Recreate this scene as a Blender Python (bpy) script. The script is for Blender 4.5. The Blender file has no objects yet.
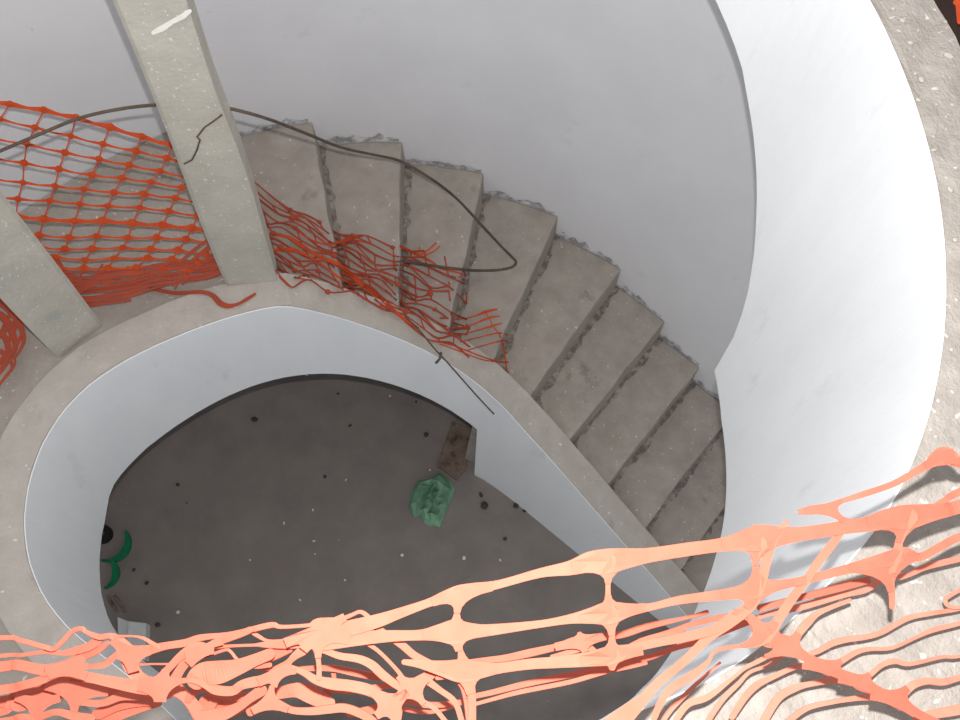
import bpy, math, random
from mathutils import Vector, Matrix
from mathutils.bvhtree import BVHTree
random.seed(7)
S = 0.17                      # one stair riser in metres: the plan below is laid out in risers
SC = bpy.context.scene
COL = SC.collection

# ------------------------------------------------------------------ camera of the photograph
FPX, VX, VY, H = 902.976, 401.638, 727.131, 30.518
def cam_axes():
    d = Vector(((VX-480)/FPX, -(VY-360)/FPX, -1)).normalized()
    up = -d
    fw = Vector((0, 0, -1)); fw = (fw - fw.dot(up)*up).normalized()
    rt = fw.cross(up)
    return Matrix((rt, fw, up))
M = cam_axes()
EYE = Vector((0, 0, H))
def ray(px, py):
    return M @ Vector(((px-480)/FPX, -(py-360)/FPX, -1))
def at_z(px, py, z):
    r = ray(px, py)
    return EYE + r*((z-H)/r.z)
def at_t(px, py, t):
    return EYE + ray(px, py)*t

# ------------------------------------------------------------------ mesh helpers
ALL = []                      # solid faces, for laying things down on them
class MB:
    def __init__(s): s.v = []; s.f = []
    def add(s, vs, fs):
        b = len(s.v); s.v += [Vector(p) for p in vs]; s.f += [tuple(i+b for i in q) for q in fs]
    def grid(s, rows, closed_u=False, closed_v=False):
        n, m = len(rows), len(rows[0]); b = len(s.v)
        for r in rows: s.v += [Vector(p) for p in r]
        for i in range(n if closed_u else n-1):
            for j in range(m if closed_v else m-1):
                i2, j2 = (i+1) % n, (j+1) % m
                s.f.append((b+i*m+j, b+i2*m+j, b+i2*m+j2, b+i*m+j2))
    def prism(s, poly, z0, z1):
        n = len(poly)
        zb = z0 if isinstance(z0, (list, tuple)) else [z0]*n
        zt = z1 if isinstance(z1, (list, tuple)) else [z1]*n
        vs = [(p[0], p[1], zb[i]) for i, p in enumerate(poly)] + [(p[0], p[1], zt[i]) for i, p in enumerate(poly)]
        fs = [tuple(range(n-1, -1, -1)), tuple(range(n, 2*n))]
        fs += [(i, (i+1) % n, n+(i+1) % n, n+i) for i in range(n)]
        s.add(vs, fs)
    def tube(s, pts, r, n=8):
        pts = [Vector(p) for p in pts]; rows = []
        up = Vector((0.13, 0.27, 1)).normalized()
        for i, p in enumerate(pts):
            t = (pts[min(i+1, len(pts)-1)] - pts[max(i-1, 0)]).normalized()
            u = t.cross(up); u = u.normalized() if u.length > 1e-4 else Vector((1, 0, 0))
            w = u.cross(t)
            rr = r[i] if isinstance(r, (list, tuple)) else r
            rows.append([p + (u*math.cos(2*math.pi*k/n) + w*math.sin(2*math.pi*k/n))*rr for k in range(n)])
        s.grid(rows, closed_v=True)
        b = len(s.v)
        s.f.append(tuple(range(b-n, b))); s.f.append(tuple(b-len(rows)*n+k for k in range(n-1, -1, -1)))
    def build(s, name, mat, parent=None, solid=False, smooth=False, base=None, bevel=0, merge=True):
        if solid: ALL.append((list(s.v), list(s.f)))
        o0 = Vector(parent['_o']) if parent is not None and '_o' in parent else (Vector(base) if base is not None else Vector((0, 0, 0)))
        me = bpy.data.meshes.new(name)
        me.from_pydata([((p-o0)*S)[:] for p in s.v], [], s.f)
        me.update()
        import bmesh
        bm = bmesh.new(); bm.from_mesh(me)
        if merge: bmesh.ops.remove_doubles(bm, verts=bm.verts, dist=1e-5)
        bmesh.ops.recalc_face_normals(bm, faces=bm.faces)
        bm.to_mesh(me); bm.free()
        if smooth:
            me.polygons.foreach_set('use_smooth', [True]*len(me.polygons))
        me.materials.append(mat)
        ob = bpy.data.objects.new(name, me); COL.objects.link(ob)
        if parent is not None: ob.parent = parent
        else: ob.location = o0*S
        if bevel:
            bv = ob.modifiers.new('bevel', 'BEVEL'); bv.width = bevel; bv.segments = 2; bv.limit_method = 'ANGLE'; bv.angle_limit = math.radians(40)
        return ob
def tag(o, label=None, cat=None, group=None, kind=None):
    if label: o['label'] = label
    if cat: o['category'] = cat
    if group: o['group'] = group
    if kind: o['kind'] = kind
    return o
EMPT = []
def thing(name, base, label, cat, group=None):
    o = bpy.data.objects.new(name, None); COL.objects.link(o)
    o.empty_display_size = 0.1
    o.location = Vector(base)*S; o['_o'] = list(base)
    EMPT.append(o)
    return tag(o, label, cat, group)

# ------------------------------------------------------------------ materials
def mat(name, base, var=None, scale=6, rough=.9, bump=.2, bscale=40, specks=None, sscale=60, sthr=.68, stain=None, stscale=2.0, stthr=.6, streak=False, spec=.2):
    m = bpy.data.materials.new(name); m.use_nodes = True
    nt = m.node_tree; N = nt.nodes; L = nt.links; b = N['Principled BSDF']
    b.inputs['Roughness'].default_value = rough
    b.inputs['Specular IOR Level'].default_value = spec
    tc = N.new('ShaderNodeNewGeometry')
    src = tc.outputs['Position']
    if streak:
        mp = N.new('ShaderNodeMapping'); mp.inputs['Scale'].default_value = (1, 1, .35); L.new(src, mp.inputs['Vector']); src = mp.outputs['Vector']
    def noise(sc, det=6, ro=.6):
        n = N.new('ShaderNodeTexNoise'); n.inputs['Scale'].default_value = sc; n.inputs['Detail'].default_value = det; n.inputs['Roughness'].default_value = ro
        L.new(src, n.inputs['Vector']); return n
    def ramp(inp, a, c):
        r = N.new('ShaderNodeMapRange'); r.inputs['From Min'].default_value = a; r.inputs['From Max'].default_value = c
        L.new(inp, r.inputs['Value']); return r.outputs['Result']
    def mix(fac, A, B):
        x = N.new('ShaderNodeMix'); x.data_type = 'RGBA'
        L.new(fac, x.inputs['Factor'])
        for sock, val in ((x.inputs['A'], A), (x.inputs['B'], B)):
            if hasattr(val, 'is_linked'): L.new(val, sock)
            else: sock.default_value = (*val, 1)
        return x.outputs['Result']
    c = base
    n1 = noise(scale)
    c = mix(ramp(n1.outputs['Fac'], .3, .7), base, var or base)
    if stain:
        n3 = noise(stscale, 8, .7); c = mix(ramp(n3.outputs['Fac'], stthr, stthr+.12), c, stain)
    if specks:
        n2 = noise(sscale, 2, .5); c = mix(ramp(n2.outputs['Fac'], sthr, sthr+.05), c, specks)
    L.new(c, b.inputs['Base Color'])
    if bump:
        nb = noise(bscale, 6, .65)
        bp = N.new('ShaderNodeBump'); bp.inputs['Strength'].default_value = bump; bp.inputs['Distance'].default_value = .01
        L.new(nb.outputs['Fac'], bp.inputs['Height']); L.new(bp.outputs['Normal'], b.inputs['Normal'])
    return m
m_wall = mat('grey_plaster', (.64, .635, .65), (.69, .685, .697), 3, .85, .12, 25, stain=(.60, .595, .608), stscale=4, stthr=.62, specks=(.33, .33, .34), sscale=22, sthr=.78)
m_white = mat('white_plaster', (.73, .747, .762), (.79, .805, .815), 5, .8, .15, 18, stain=(.66, .675, .69), stscale=7, stthr=.6, streak=True)
m_step = mat('rough_step_concrete', (.295, .258, .224), (.385, .34, .298), 9, .95, .5, 60, specks=(.58, .54, .49), sscale=55, sthr=.69, stain=(.215, .187, .162), stscale=5, stthr=.6)
m_string = mat('pale_string_concrete', (.40, .36, .32), (.48, .437, .392), 10, .95, .45, 70, specks=(.66, .63, .58), sscale=50, sthr=.7, stain=(.345, .305, .27), stscale=6, stthr=.62)
m_top = mat('sandy_concrete', (.31, .278, .245), (.41, .372, .335), 22, .95, .7, 90, specks=(.6, .56, .51), sscale=60, sthr=.66, stain=(.36, .31, .26), stscale=9, stthr=.6)
m_floor = mat('dusty_ground_concrete', (.185, .16, .147), (.245, .214, .195), 4, .95, .3, 40, specks=(.42, .38, .34), sscale=22, sthr=.76, stain=(.21, .18, .165), stscale=2.5, stthr=.57)
m_post = mat('cast_post_concrete', (.40, .375, .32), (.48, .455, .395), 7, .9, .35, 50, specks=(.62, .61, .57), sscale=90, sthr=.66, stain=(.36, .37, .33), stscale=8, stthr=.55)
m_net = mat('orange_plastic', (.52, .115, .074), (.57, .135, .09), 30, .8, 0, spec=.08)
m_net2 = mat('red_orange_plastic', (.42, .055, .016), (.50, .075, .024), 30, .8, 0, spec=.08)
m_net_lit = mat('flashlit_orange_plastic', (.56, .17, .115), (.62, .21, .15), 25, .8, 0, spec=.08)  # lighter copy of the net plastic, flash overexposure put into its colour
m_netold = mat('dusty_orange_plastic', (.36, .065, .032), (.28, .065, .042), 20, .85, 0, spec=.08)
m_rod = mat('rusty_steel', (.075, .055, .042), (.12, .088, .065), 30, .7, .2, 200)
m_dark = mat('black_rubber', (.012, .012, .013), None, 5, .6, 0)
m_bag = mat('green_plastic', (.13, .27, .165), (.2, .37, .245), 20, .4, 0, spec=.4)
m_green = mat('green_tape', (.008, .16, .075), (.01, .2, .09), 20, .5, 0)
m_board = mat('brown_board', (.15, .105, .08), (.22, .17, .135), 12, .9, .4, 60, stain=(.08, .05, .036), stscale=14, stthr=.52)
m_filler = mat('dark_brown_filler', (.035, .022, .02), (.06, .035, .03), 12, .9, .3, 60)
m_block = mat('pale_block', (.52, .54, .54), (.6, .61, .6), 12, .9, .2, 60)
m_clod = mat('dark_clod', (.05, .04, .033), (.08, .06, .05), 20, .95, .4, 90)
m_crumb = mat('mortar', (.42, .385, .34), (.5, .46, .41), 40, .95, .5, 90)
m_chip = mat('pale_chip', (.6, .57, .52), (.7, .67, .62), 20, .95, .4, 90)

# ------------------------------------------------------------------ plan of the stairwell
CX, CY, RO, RI, RS = -0.965, 3.104, 11.307, 5.60, 6.40
C2 = Vector((CX, CY, 0))
TH0 = 61.87
ANG = math.radians(TH0+90)
AV = Vector((math.cos(ANG), math.sin(ANG), 0))        # the straight flight climbs this way
N0 = Vector((math.cos(math.radians(TH0)), math.sin(math.radians(TH0)), 0))
def path(r, s):
    """s >= 0: degrees past the tangent point; s < 0: risers along the straight flight"""
    if s >= 0:
        a = math.radians(TH0+s); return C2 + Vector((math.cos(a), math.sin(a), 0))*r
    return C2 + N0*r + AV*s
def pitch(s):
    if s >= 0: return 11.235 + (TH0+s-113.5)/11.7
    return 6.83 + s/1.646
ZL = 12.235                    # half-way landing
def cyl_hit(px, py, r):
    d = ray(px, py); o = EYE - C2
    A = d.x*d.x+d.y*d.y; B = 2*(o.x*d.x+o.y*d.y); c = o.x*o.x+o.y*o.y-r*r
    t = (-B+math.sqrt(B*B-4*A*c))/2/A
    q = EYE + d*t
    return (math.degrees(math.atan2(q.y-CY, q.x-CX)) % 360)-TH0, q.z
def interp(tab, x):
    if x <= tab[0][0]: return tab[0][1]
    for (a, b), (c, d) in zip(tab, tab[1:]):
        if x <= c: return b+(d-b)*(x-a)/(c-a)
    return tab[-1][1]
def smin(a, b, k=.25):
    h = max(0, min(1, .5+.5*(b-a)/k)); return b+(a-b)*h-k*h*(1-h)
def ztop(s): return max(smin(pitch(s), ZL+.12), .02)
def resample(P, step):
    out = [P[0].copy()]; acc = 0
    for a, b in zip(P, P[1:]):
        L = (b-a).length
        if L < 1e-6: continue
        d = step-acc
        while d <= L:
            out.append(a.lerp(b, d/L)); d += step
        acc = L-(d-step)
    out.append(P[-1].copy()); return out
def relax(P, n):
    for _ in range(n):
        P = [P[0]]+[(P[i-1]+2*P[i]+P[i+1])/4 for i in range(1, len(P)-1)]+[P[-1]]
    return P
def flat0(p): return Vector((p.x, p.y, 0))
EDGE = [(320, 310), (270, 306), (233, 313), (160, 342), (120, 360), (83, 384), (60, 407), (43, 433), (28, 470), (20, 513), (21, 540), (25, 565), (38, 597), (50, 614), (63, 630), (90, 648), (110, 660), (140, 680)]
_pts = [path(RI, s) for s in (-11.2, -8, -5, -2.5, 0)] + [path(RI, s) for s in range(4, 42, 4)]
for x, y in EDGE:
    z = ZL+.12
    for _ in range(8):
        q = at_z(x, y, z); sq = (math.degrees(math.atan2(q.y-CY, q.x-CX)) % 360)-TH0
        z = .5*z+.5*(ztop(sq) if sq < 90 else ZL+.12)
    _pts.append(flat0(at_z(x, y, z)))
_pts += [Vector((-3.6, -1.0, 0)), Vector((-2.4, -1.3, 0)), Vector((-1.2, -1.4, 0))]
INNER = resample(relax(resample(_pts, .5), 4), .3)
def sof(p):
    """place along the flight of a plan point"""
    d = (p-C2).dot(AV)
    if d < 0 and (p-C2).dot(N0) > 0: return d
    return (math.degrees(math.atan2(p.y-CY, p.x-CX)) % 360)-TH0
def hit_line(P, px, py):
    d = ray(px, py); best = None
    for i in range(len(P)-1):
        a, b = P[i], P[i+1]
        ex, ey = b.x-a.x, b.y-a.y
        den = d.x*ey-d.y*ex
        if abs(den) < 1e-9: continue
        t = (a.x*ey-a.y*ex)/den
        u = (a.x*d.y-a.y*d.x)/den
        if t > 0 and -.001 <= u <= 1.001:
            if best is None or t > best[2]: best = (i+u, H+d.z*t, t)
    return best
def interp(tab, x):
    if x <= tab[0][0]: return tab[0][1]
    for (a, b), (c, d) in zip(tab, tab[1:]):
        if x <= c: return b+(d-b)*(x-a)/(c-a)
    return tab[-1][1]
BOT = sorted(hit_line(INNER, x, y)[:2] for x, y in ((478, 430), (426, 397), (372, 377), (322, 372), (267, 380), (205, 406), (163, 439), (112, 487), (105, 520), (101, 553), (103, 587), (122, 643)))
I_FREE = BOT[0][0]             # from here on the flight is a free slab
S_FREE = sof(INNER[int(I_FREE)])
SB = [(sof(INNER[min(int(i), len(INNER)-1)]), z) for i, z in BOT[:8]]
LZB = sum(z for i, z in BOT[-5:])/5
# ------------------------------------------------------------------ floor and walls
mb = MB()
mb.grid([[(-22+i*2.2, -16+j*2.2, 0) for j in range(22)] for i in range(22)])
mb.add([(-22, -16, -.5), (24.2, -16, -.5), (24.2, 30.2, -.5), (-22, 30.2, -.5)], [(0, 1, 2, 3)])
tag(mb.build('floor', m_floor, solid=True), 'dusty grey concrete ground floor at the bottom of the well', 'floor', kind='structure')
def wallpath(off):
    P = [path(RO+off, s) for s in (-19, -12, -6, -3)]
    P += [path(RO+off, s) for s in range(0, 85, 3)]
    e = P[-1]; d = (P[-1]-P[-2]).normalized()
    P += [e + d*k for k in (3, 6, 10, 15, 20)]
    return P
mb = MB()
wi, wo = wallpath(0), wallpath(1.2)
mb.grid([[p for p in wi], [p+Vector((0, 0, 40)) for p in wi], [p+Vector((0, 0, 40)) for p in wo], [p for p in wo]], closed_u=True)
tag(mb.build('wall_far', m_wall, solid=True, smooth=False), 'tall curved grey plastered wall around the stair', 'wall', kind='structure')

# ------------------------------------------------------------------ lower flight
stair = thing('concrete_stair', path(8, -8), 'curved raw concrete stair with white plastered inner edge climbing round the well', 'stair')
NOS = {10: -9.21, 9: -7.566, 8: -5.92, 7: -4.274, 6: -2.628, 5: -.982}
for k in range(4, -2, -1): NOS[k] = 113.5 - 11.7*k - TH0
def span(s0, s1):
    if s0 < 0 < s1: return [s0, s0/2, 0, s1/2, s1]
    n = 6; return [s0+(s1-s0)*i/(n-1) for i in range(n)]
rnd = random.Random(3)
print('LZB', LZB, BOT)
for k in range(10, -1, -1):
    s0, s1 = NOS[k], NOS[k-1]
    z = 3.235+(8-k)
    ss = span(s0, s1+(.35 if s1 >= 0 else .04))
    inn = [path(RI+.3, s) for s in ss]; out = [path(RO-.02, s) for s in ss]
    zb = []
    for s in ss:
        zb.append(0.0 if s0 < S_FREE-6 else max(0, interp(SB, s)))
    m_ = MB()
    nr = 9
    # tread and riser carried by a slightly uneven grid, so the edges read as rough cast concrete
    rows = []
    for i, s in enumerate(ss):
        row = []
        for j in range(nr):
            p = inn[i].lerp(out[i], j/(nr-1))
            dz = rnd.uniform(-.02, .02)
            if i == 0:
                dz -= .02
                p = p + (path(9, s-.01) - path(9, s+.01)).normalized()*rnd.uniform(-.03, .05)
            p = Vector((p.x, p.y, z+dz)); row.append(p)
        rows.append(row)
    m_.grid(rows)
    lo = [Vector((rows[0][j].x, rows[0][j].y, z-1.05)) for j in range(nr)]
    # riser leans back a little below the nosing
    back = (path(9, ss[1]) - path(9, ss[0])).normalized()*-.10
    lo = [p+back for p in lo]
    m_.grid([lo, rows[0]])
    bt = [[Vector((rows[i][j].x, rows[i][j].y, zb[i])) for j in range(nr)] for i in range(len(ss))]
    bt[0] = [Vector((lo[j].x, lo[j].y, min(zb[0], z-1.05))) for j in range(nr)]
    m_.grid([bt[0], lo]); m_.grid(bt)
    m_.grid([[r[0] for r in bt], [r[0] for r in rows]]); m_.grid([[r[-1] for r in bt], [r[-1] for r in rows]])
    m_.grid([bt[-1], rows[-1]])
    m_.build('step', m_step, stair, solid=True, bevel=.008)
# dirt gathered at the foot of each riser, cement smeared on the wall above the treads
def alpha_mat(name, col, thr, sc, top=1.0):
    m = mat(name, col, tuple(c*1.3 for c in col), 20, .95, 0)
    nt = m.node_tree; b = nt.nodes['Principled BSDF']
    g = nt.nodes.new('ShaderNodeNewGeometry'); n = nt.nodes.new('ShaderNodeTexNoise'); n.inputs['Scale'].default_value = sc; n.inputs['Detail'].default_value = 6
    r = nt.nodes.new('ShaderNodeMapRange'); r.inputs['From Min'].default_value = thr; r.inputs['From Max'].default_value = thr+.30; r.inputs['To Max'].default_value = top
    nt.links.new(g.outputs['Position'], n.inputs['Vector']); nt.links.new(n.outputs['Fac'], r.inputs['Value']); nt.links.new(r.outputs['Result'], b.inputs['Alpha'])
    return m
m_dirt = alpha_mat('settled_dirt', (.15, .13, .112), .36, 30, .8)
m_smear = alpha_mat('cement_smear', (.27, .265, .26), .38, 26, .8)
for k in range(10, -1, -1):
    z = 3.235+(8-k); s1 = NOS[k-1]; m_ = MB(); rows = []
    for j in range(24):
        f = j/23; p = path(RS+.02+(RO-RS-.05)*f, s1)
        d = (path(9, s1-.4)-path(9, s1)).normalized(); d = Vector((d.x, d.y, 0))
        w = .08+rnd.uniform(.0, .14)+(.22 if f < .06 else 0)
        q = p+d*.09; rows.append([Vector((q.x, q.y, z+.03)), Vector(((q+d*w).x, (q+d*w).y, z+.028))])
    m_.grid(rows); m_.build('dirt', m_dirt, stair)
    m_ = MB(); rows = []; s0 = NOS[k]
    for j in range(14):
        q = path(RO-.03, s0+(s1-s0)*(.03+.97*j/13))
        rows.append([Vector((q.x, q.y, z+.0)), Vector((q.x, q.y, z+.10+rnd.uniform(0, .27)*(1 if 1 < j < 12 else .3)))])
    m_.grid(rows); m_.build('cement_smear', m_smear, stair)
# inner string: raw concrete on top, white plaster on the side to the well
nI = len(INNER)
tan = [(INNER[min(k+1, nI-1)]-INNER[max(k-1, 0)]).normalized() for k in range(nI)]
OUTW = [Vector((t.y, -t.x, 0)) for t in tan]
if OUTW[nI//3].dot(INNER[nI//3]-C2) < 0: OUTW = [-o for o in OUTW]
zt = []
zb = []
for k, p in enumerate(INNER):
    q = sof(p); z = ztop(q) if q < 90 else ZL+.12
    zt.append(z)
    zb.append(0 if k < I_FREE else min(interp(BOT, k), z-.4))
_kf = int(I_FREE)+1
for _ in range(14):
    zb = [zb[k] if k <= _kf or k >= nI-2 or abs(k-BOT[7][0]) < 3 else (zb[k-1]+2*zb[k]+zb[k+1])/4 for k in range(nI)]
top_i = []; top_m = []; top_o = []; bot_i = []; bot_o = []
for k, p in enumerate(INNER):
    wob = .02*math.sin(k*.9)+.015*math.sin(k*2.3)
    top_i.append(Vector((*(p+OUTW[k]*.02).xy, zt[k]+wob*.5)))
    top_m.append(Vector((*(p+OUTW[k]*.42).xy, zt[k]+.02+wob)))
    top_o.append(Vector((*(p+OUTW[k]*.82).xy, zt[k]+wob)))
    bot_i.append(Vector((*(p+OUTW[k]*.02).xy, zb[k]))); bot_o.append(Vector((*(p+OUTW[k]*.82).xy, zb[k])))
mb = MB(); core = [bot_i, top_i, top_m, top_o, bot_o]
mb.grid(core, closed_u=True)
mb.add([r[0] for r in core], [(0, 1, 2, 3, 4)]); mb.add([r[-1] for r in core], [(4, 3, 2, 1, 0)])
mb.build('string', m_string, stair, solid=True)
mb = MB()
mb.grid([[Vector((p.x, p.y, b-.02 if b > .1 else 0)) for p, b in zip(INNER, zb)], [Vector((p.x, p.y, a-.05)) for p, a in zip(INNER, zt)],
         [Vector((*(p+o*.03).xy, a-.04)) for p, o, a in zip(INNER, OUTW, zt)], [Vector((*(p+o*.03).xy, b-.02 if b > .1 else 0)) for p, o, b in zip(INNER, OUTW, zb)]], closed_u=True)
tag(mb.build('edge_plaster', m_white, stair, solid=True, smooth=False), 'white plastered side of the stair facing the well')

# ------------------------------------------------------------------ half-way landing on the left
k0 = min(range(nI), key=lambda k: abs(sof(INNER[k])-NOS[-1]))
linn = [path(RI+.3, NOS[-1])] + [INNER[k]+OUTW[k]*.4 for k in range(k0+2, nI, 2)]
wl = [p for p in wallpath(-.03)]
kk = 4+int(NOS[-1]//3)+1
lw = [path(RO-.03, NOS[-1])] + wl[kk:]
e_ = lw[-1]
lw = resample([flat0(p) for p in lw] + [Vector((e_.x, e_.y-6, 0))], .25)
lout = [lw[int((len(lw)-1)*(i/(len(linn)-1)))] for i in range(len(linn))]
def strip_solid(mb, inner, outer, zt, zb, nm=8):
    rows = [[Vector((p.x, p.y, zb(i))) for i, p in enumerate(inner)]]
    for j in range(nm+1):
        rows.append([Vector((*(p.lerp(q, j/nm)).xy, zt(i, j/nm))) for i, (p, q) in enumerate(zip(inner, outer))])
    rows.append([Vector((p.x, p.y, zb(i))) for i, p in enumerate(outer)])
    mb.grid(rows, closed_u=True)
    mb.add([r[0] for r in rows], [tuple(range(len(rows)))]); mb.add([r[-1] for r in rows], [tuple(range(len(rows)-1, -1, -1))])
mb = MB()
strip_solid(mb, linn, lout, lambda i, u: ZL, lambda i: min(LZB, ZL-.5), nm=3)
mb.build('landing_slab', m_step, stair, solid=True)

# ------------------------------------------------------------------ upper landing on the right
ZU = 23.235
RT = [(875, 0), (900, 60), (925, 120), (940, 180), (947, 240), (948, 300), (945, 350), (935, 400), (920, 450), (900, 495), (873, 538), (845, 567), (807, 606), (769, 641), (734, 667), (705, 685), (650, 713)]
ri_ = [at_z(x, y, ZU) for x, y in RT]
d_ = (ri_[0]-ri_[1])
ext = [ri_[0]+d_*.9+Vector((-.12, 0, 0)), ri_[0]+d_*2+Vector((-.5, 0, 0)), ri_[0]+d_*3.2+Vector((-1.3, 0, 0))]
curve = list(reversed(ext)) + ri_ + [Vector((.75, -.05, 0)), Vector((.2, -.45, 0)), Vector((-.2, -1.2, 0))]
def smooth_curve(P, n=4):
    out = []
    for i in range(len(P)-1):
        p0, p1, p2, p3 = P[max(i-1, 0)], P[i], P[i+1], P[min(i+2, len(P)-1)]
        for k in range(n):
            t = k/n
            out.append(.5*((2*p1)+(p2-p0)*t+(2*p0-5*p1+4*p2-p3)*t*t+(3*p1-p0-3*p2+p3)*t**3))
    out.append(P[-1]); return out
flat = [Vector((p.x, p.y, 0)) for p in curve]
for _ in range(2):
    flat = [flat[0]]+[(flat[i-1]+2*flat[i]+flat[i+1])/4 for i in range(1, len(flat)-1)]+[flat[-1]]
uc = smooth_curve(flat)
RB = [(702, -30), (717, 0), (730, 30), (742, 63), (748, 97), (754, 133), (757, 167), (757.5, 200), (755, 250), (747, 300), (735, 335), (715, 370), (722, 420), (727, 480), (725, 515), (715, 560), (700, 600), (680, 640), (640, 690), (600, 720)]
def hit_curve(px, py):
    d = ray(px, py); best = None
    for i in range(len(uc)-1):
        a, b = uc[i], uc[i+1]
        ex, ey = b.x-a.x, b.y-a.y
        den = d.x*ey-d.y*ex
        if abs(den) < 1e-9: continue
        t = (a.x*ey-a.y*ex)/den
        u = (a.x*d.y-a.y*d.x)/den
        if t > 0 and -.001 <= u <= 1.001:
            z = H+d.z*t
            if best is None or t > best[2]: best = (i+u, z, t)
    return best
tabz = sorted([h[:2] for h in (hit_curve(*p) for p in RB) if h])
kink = hit_curve(715, 370)[0]
def ubot(i):
    z = interp(tabz, i)
    if i > tabz[-1][0]: z = tabz[-1][1]
    return min(z, ZU-.6)
ii = sorted(set([float(i) for i in range(len(uc))] + [kink]))
def ucp(x):
    i = min(int(x), len(uc)-2); return uc[i].lerp(uc[i+1], x-i)
inn = [ucp(x) for x in ii]; zbs = [ubot(x) for x in ii]
o1 = at_z(938, 0, ZU); o2 = at_z(961, 46, ZU)
outp = []
for k, p in enumerate(inn):
    t = (inn[min(k+1, len(inn)-1)]-inn[max(k-1, 0)]).normalized()
    nrm = Vector((-t.y, t.x, 0))
    w = .74 if p.y > 7.0 else .74+ (7.0-p.y)*1.6
    outp.append(p+nrm*min(w, 9))
landing = thing('upper_landing', (6, 3, ZU), 'sandy concrete upper landing with deep white plastered edge on the right', 'landing')
mb = MB()
inb = [p.lerp(q, .012/max((q-p).length, .1)) for p, q in zip(inn, outp)]
strip_solid(mb, inb, outp, lambda i, u: ZU+.02*math.sin(i*1.3+u*7)*(0 if u == 0 else 1), lambda i: zbs[i], nm=14)
mb.build('slab', m_top, landing, solid=True)
mb = MB()
mb.grid([[Vector((p.x, p.y, z-.03)) for p, z in zip(inn, zbs)], [Vector((p.x, p.y, ZU-.018)) for p in inn],
         [Vector((p.x, p.y, ZU-.014)) for p in inb], [Vector((p.x, p.y, z-.03)) for p, z in zip(inb, zbs)]], closed_u=True)
tag(mb.build('edge_plaster', m_white, landing, solid=True, smooth=False), 'white plastered curved edge')

# ------------------------------------------------------------------ laying things on surfaces
vs = []; fs = []
for v, f in ALL:
    b = len(vs); vs += v; fs += [tuple(i+b for i in q) for q in f]
BVH = BVHTree.FromPolygons([tuple(p) for p in vs], fs)
def t_surf(px, py):
    r = ray(px, py); L = r.length
    h = BVH.ray_cast(EYE, r/L)
    return h[3]/L if h[0] is not None else 60.0

# ------------------------------------------------------------------ posts on the string
def post(base_l, base_r, z0, height, depth, label, wob):
    a, b = at_z(*base_l, z0), at_z(*base_r, z0)
    w = (b-a); dep = Vector((-w.y, w.x, 0)).normalized()*depth
    if dep.dot(a-EYE) < 0: dep = -dep
    c = (a+b)/2+dep/2; c.z = z0
    t = thing('concrete_post', (c.x, c.y, z0), label, 'post', 'concrete posts on the stair edge')
    m_ = MB(); rows = []
    nz = 16
    for i in range(nz+1):
        u = i/nz; z = z0-.15+(height+.15)*u
        e = wob(u); sh = Vector((0, 0, z-a.z))
        A = a-w*e[0]; B = b+w*e[1]
        # rounded, slightly irregular section
        pts = []
        ch = .07
        for p, q in ((A, B), (B, B+dep), (B+dep, A+dep), (A+dep, A)):
            pts += [p.lerp(q, ch), p.lerp(q, .5)+Vector((rnd.uniform(-.012, .012), rnd.uniform(-.012, .012), 0)), p.lerp(q, 1-ch)]
        rows.append([Vector((p.x, p.y, z)) for p in pts])
    m_.grid(rows, closed_v=True)
    k = len(rows[0]); bb = len(m_.v)
    m_.f.append(tuple(range(bb-k, bb))); m_.f.append(tuple(range(k-1, -1, -1)))
    ALL.append((list(m_.v), list(m_.f)))
    m_.build('shaft', m_post, t)
    return t, a, b, dep
P1 = post((226, 286), (277, 281), 12.36, 11.5, .62, 'concrete post standing in front of the stair treads, cracked halfway up',
     lambda u: (.02*math.sin(u*9), interp([(.05, 0), (.33, .0), (.45, -.05), (.55, -.12), (.63, -.14), (.83, -.165), (1, -.17)], u)))
P2 = post((57, 357), (101, 324), ZL+.12, 11.0, .62, 'concrete post at the left edge standing on the landing', lambda u: (.02*math.sin(u*8), .02*math.sin(u*6+1)))
cr = []
for x, y in ((222, 115), (214, 121), (205, 127), (197, 137), (200, 140), (197, 150), (192, 160), (184, 164)):
    tt = None
    # the front face of the post
    a, b = P1[1], P1[2]; nn = P1[3].normalized(); r = ray(x, y)
    t = (a-EYE).dot(nn)/r.dot(nn); cr.append(EYE+r*(t-.012))
sc_ = []
for x, y in ((153, 33), (162, 28), (172, 22), (183, 15), (190, 11)):
    a, b = P1[1], P1[2]; nn = P1[3].normalized(); r = ray(x, y)
    t = (a-EYE).dot(nn)/r.dot(nn); sc_.append(EYE+r*(t-.012))
SCRAPE = sc_
mb = MB(); mb.tube(cr, .016, 5)
tag(mb.build('crack', m_rod, P1[0]), 'thin dark crack across the face')

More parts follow.
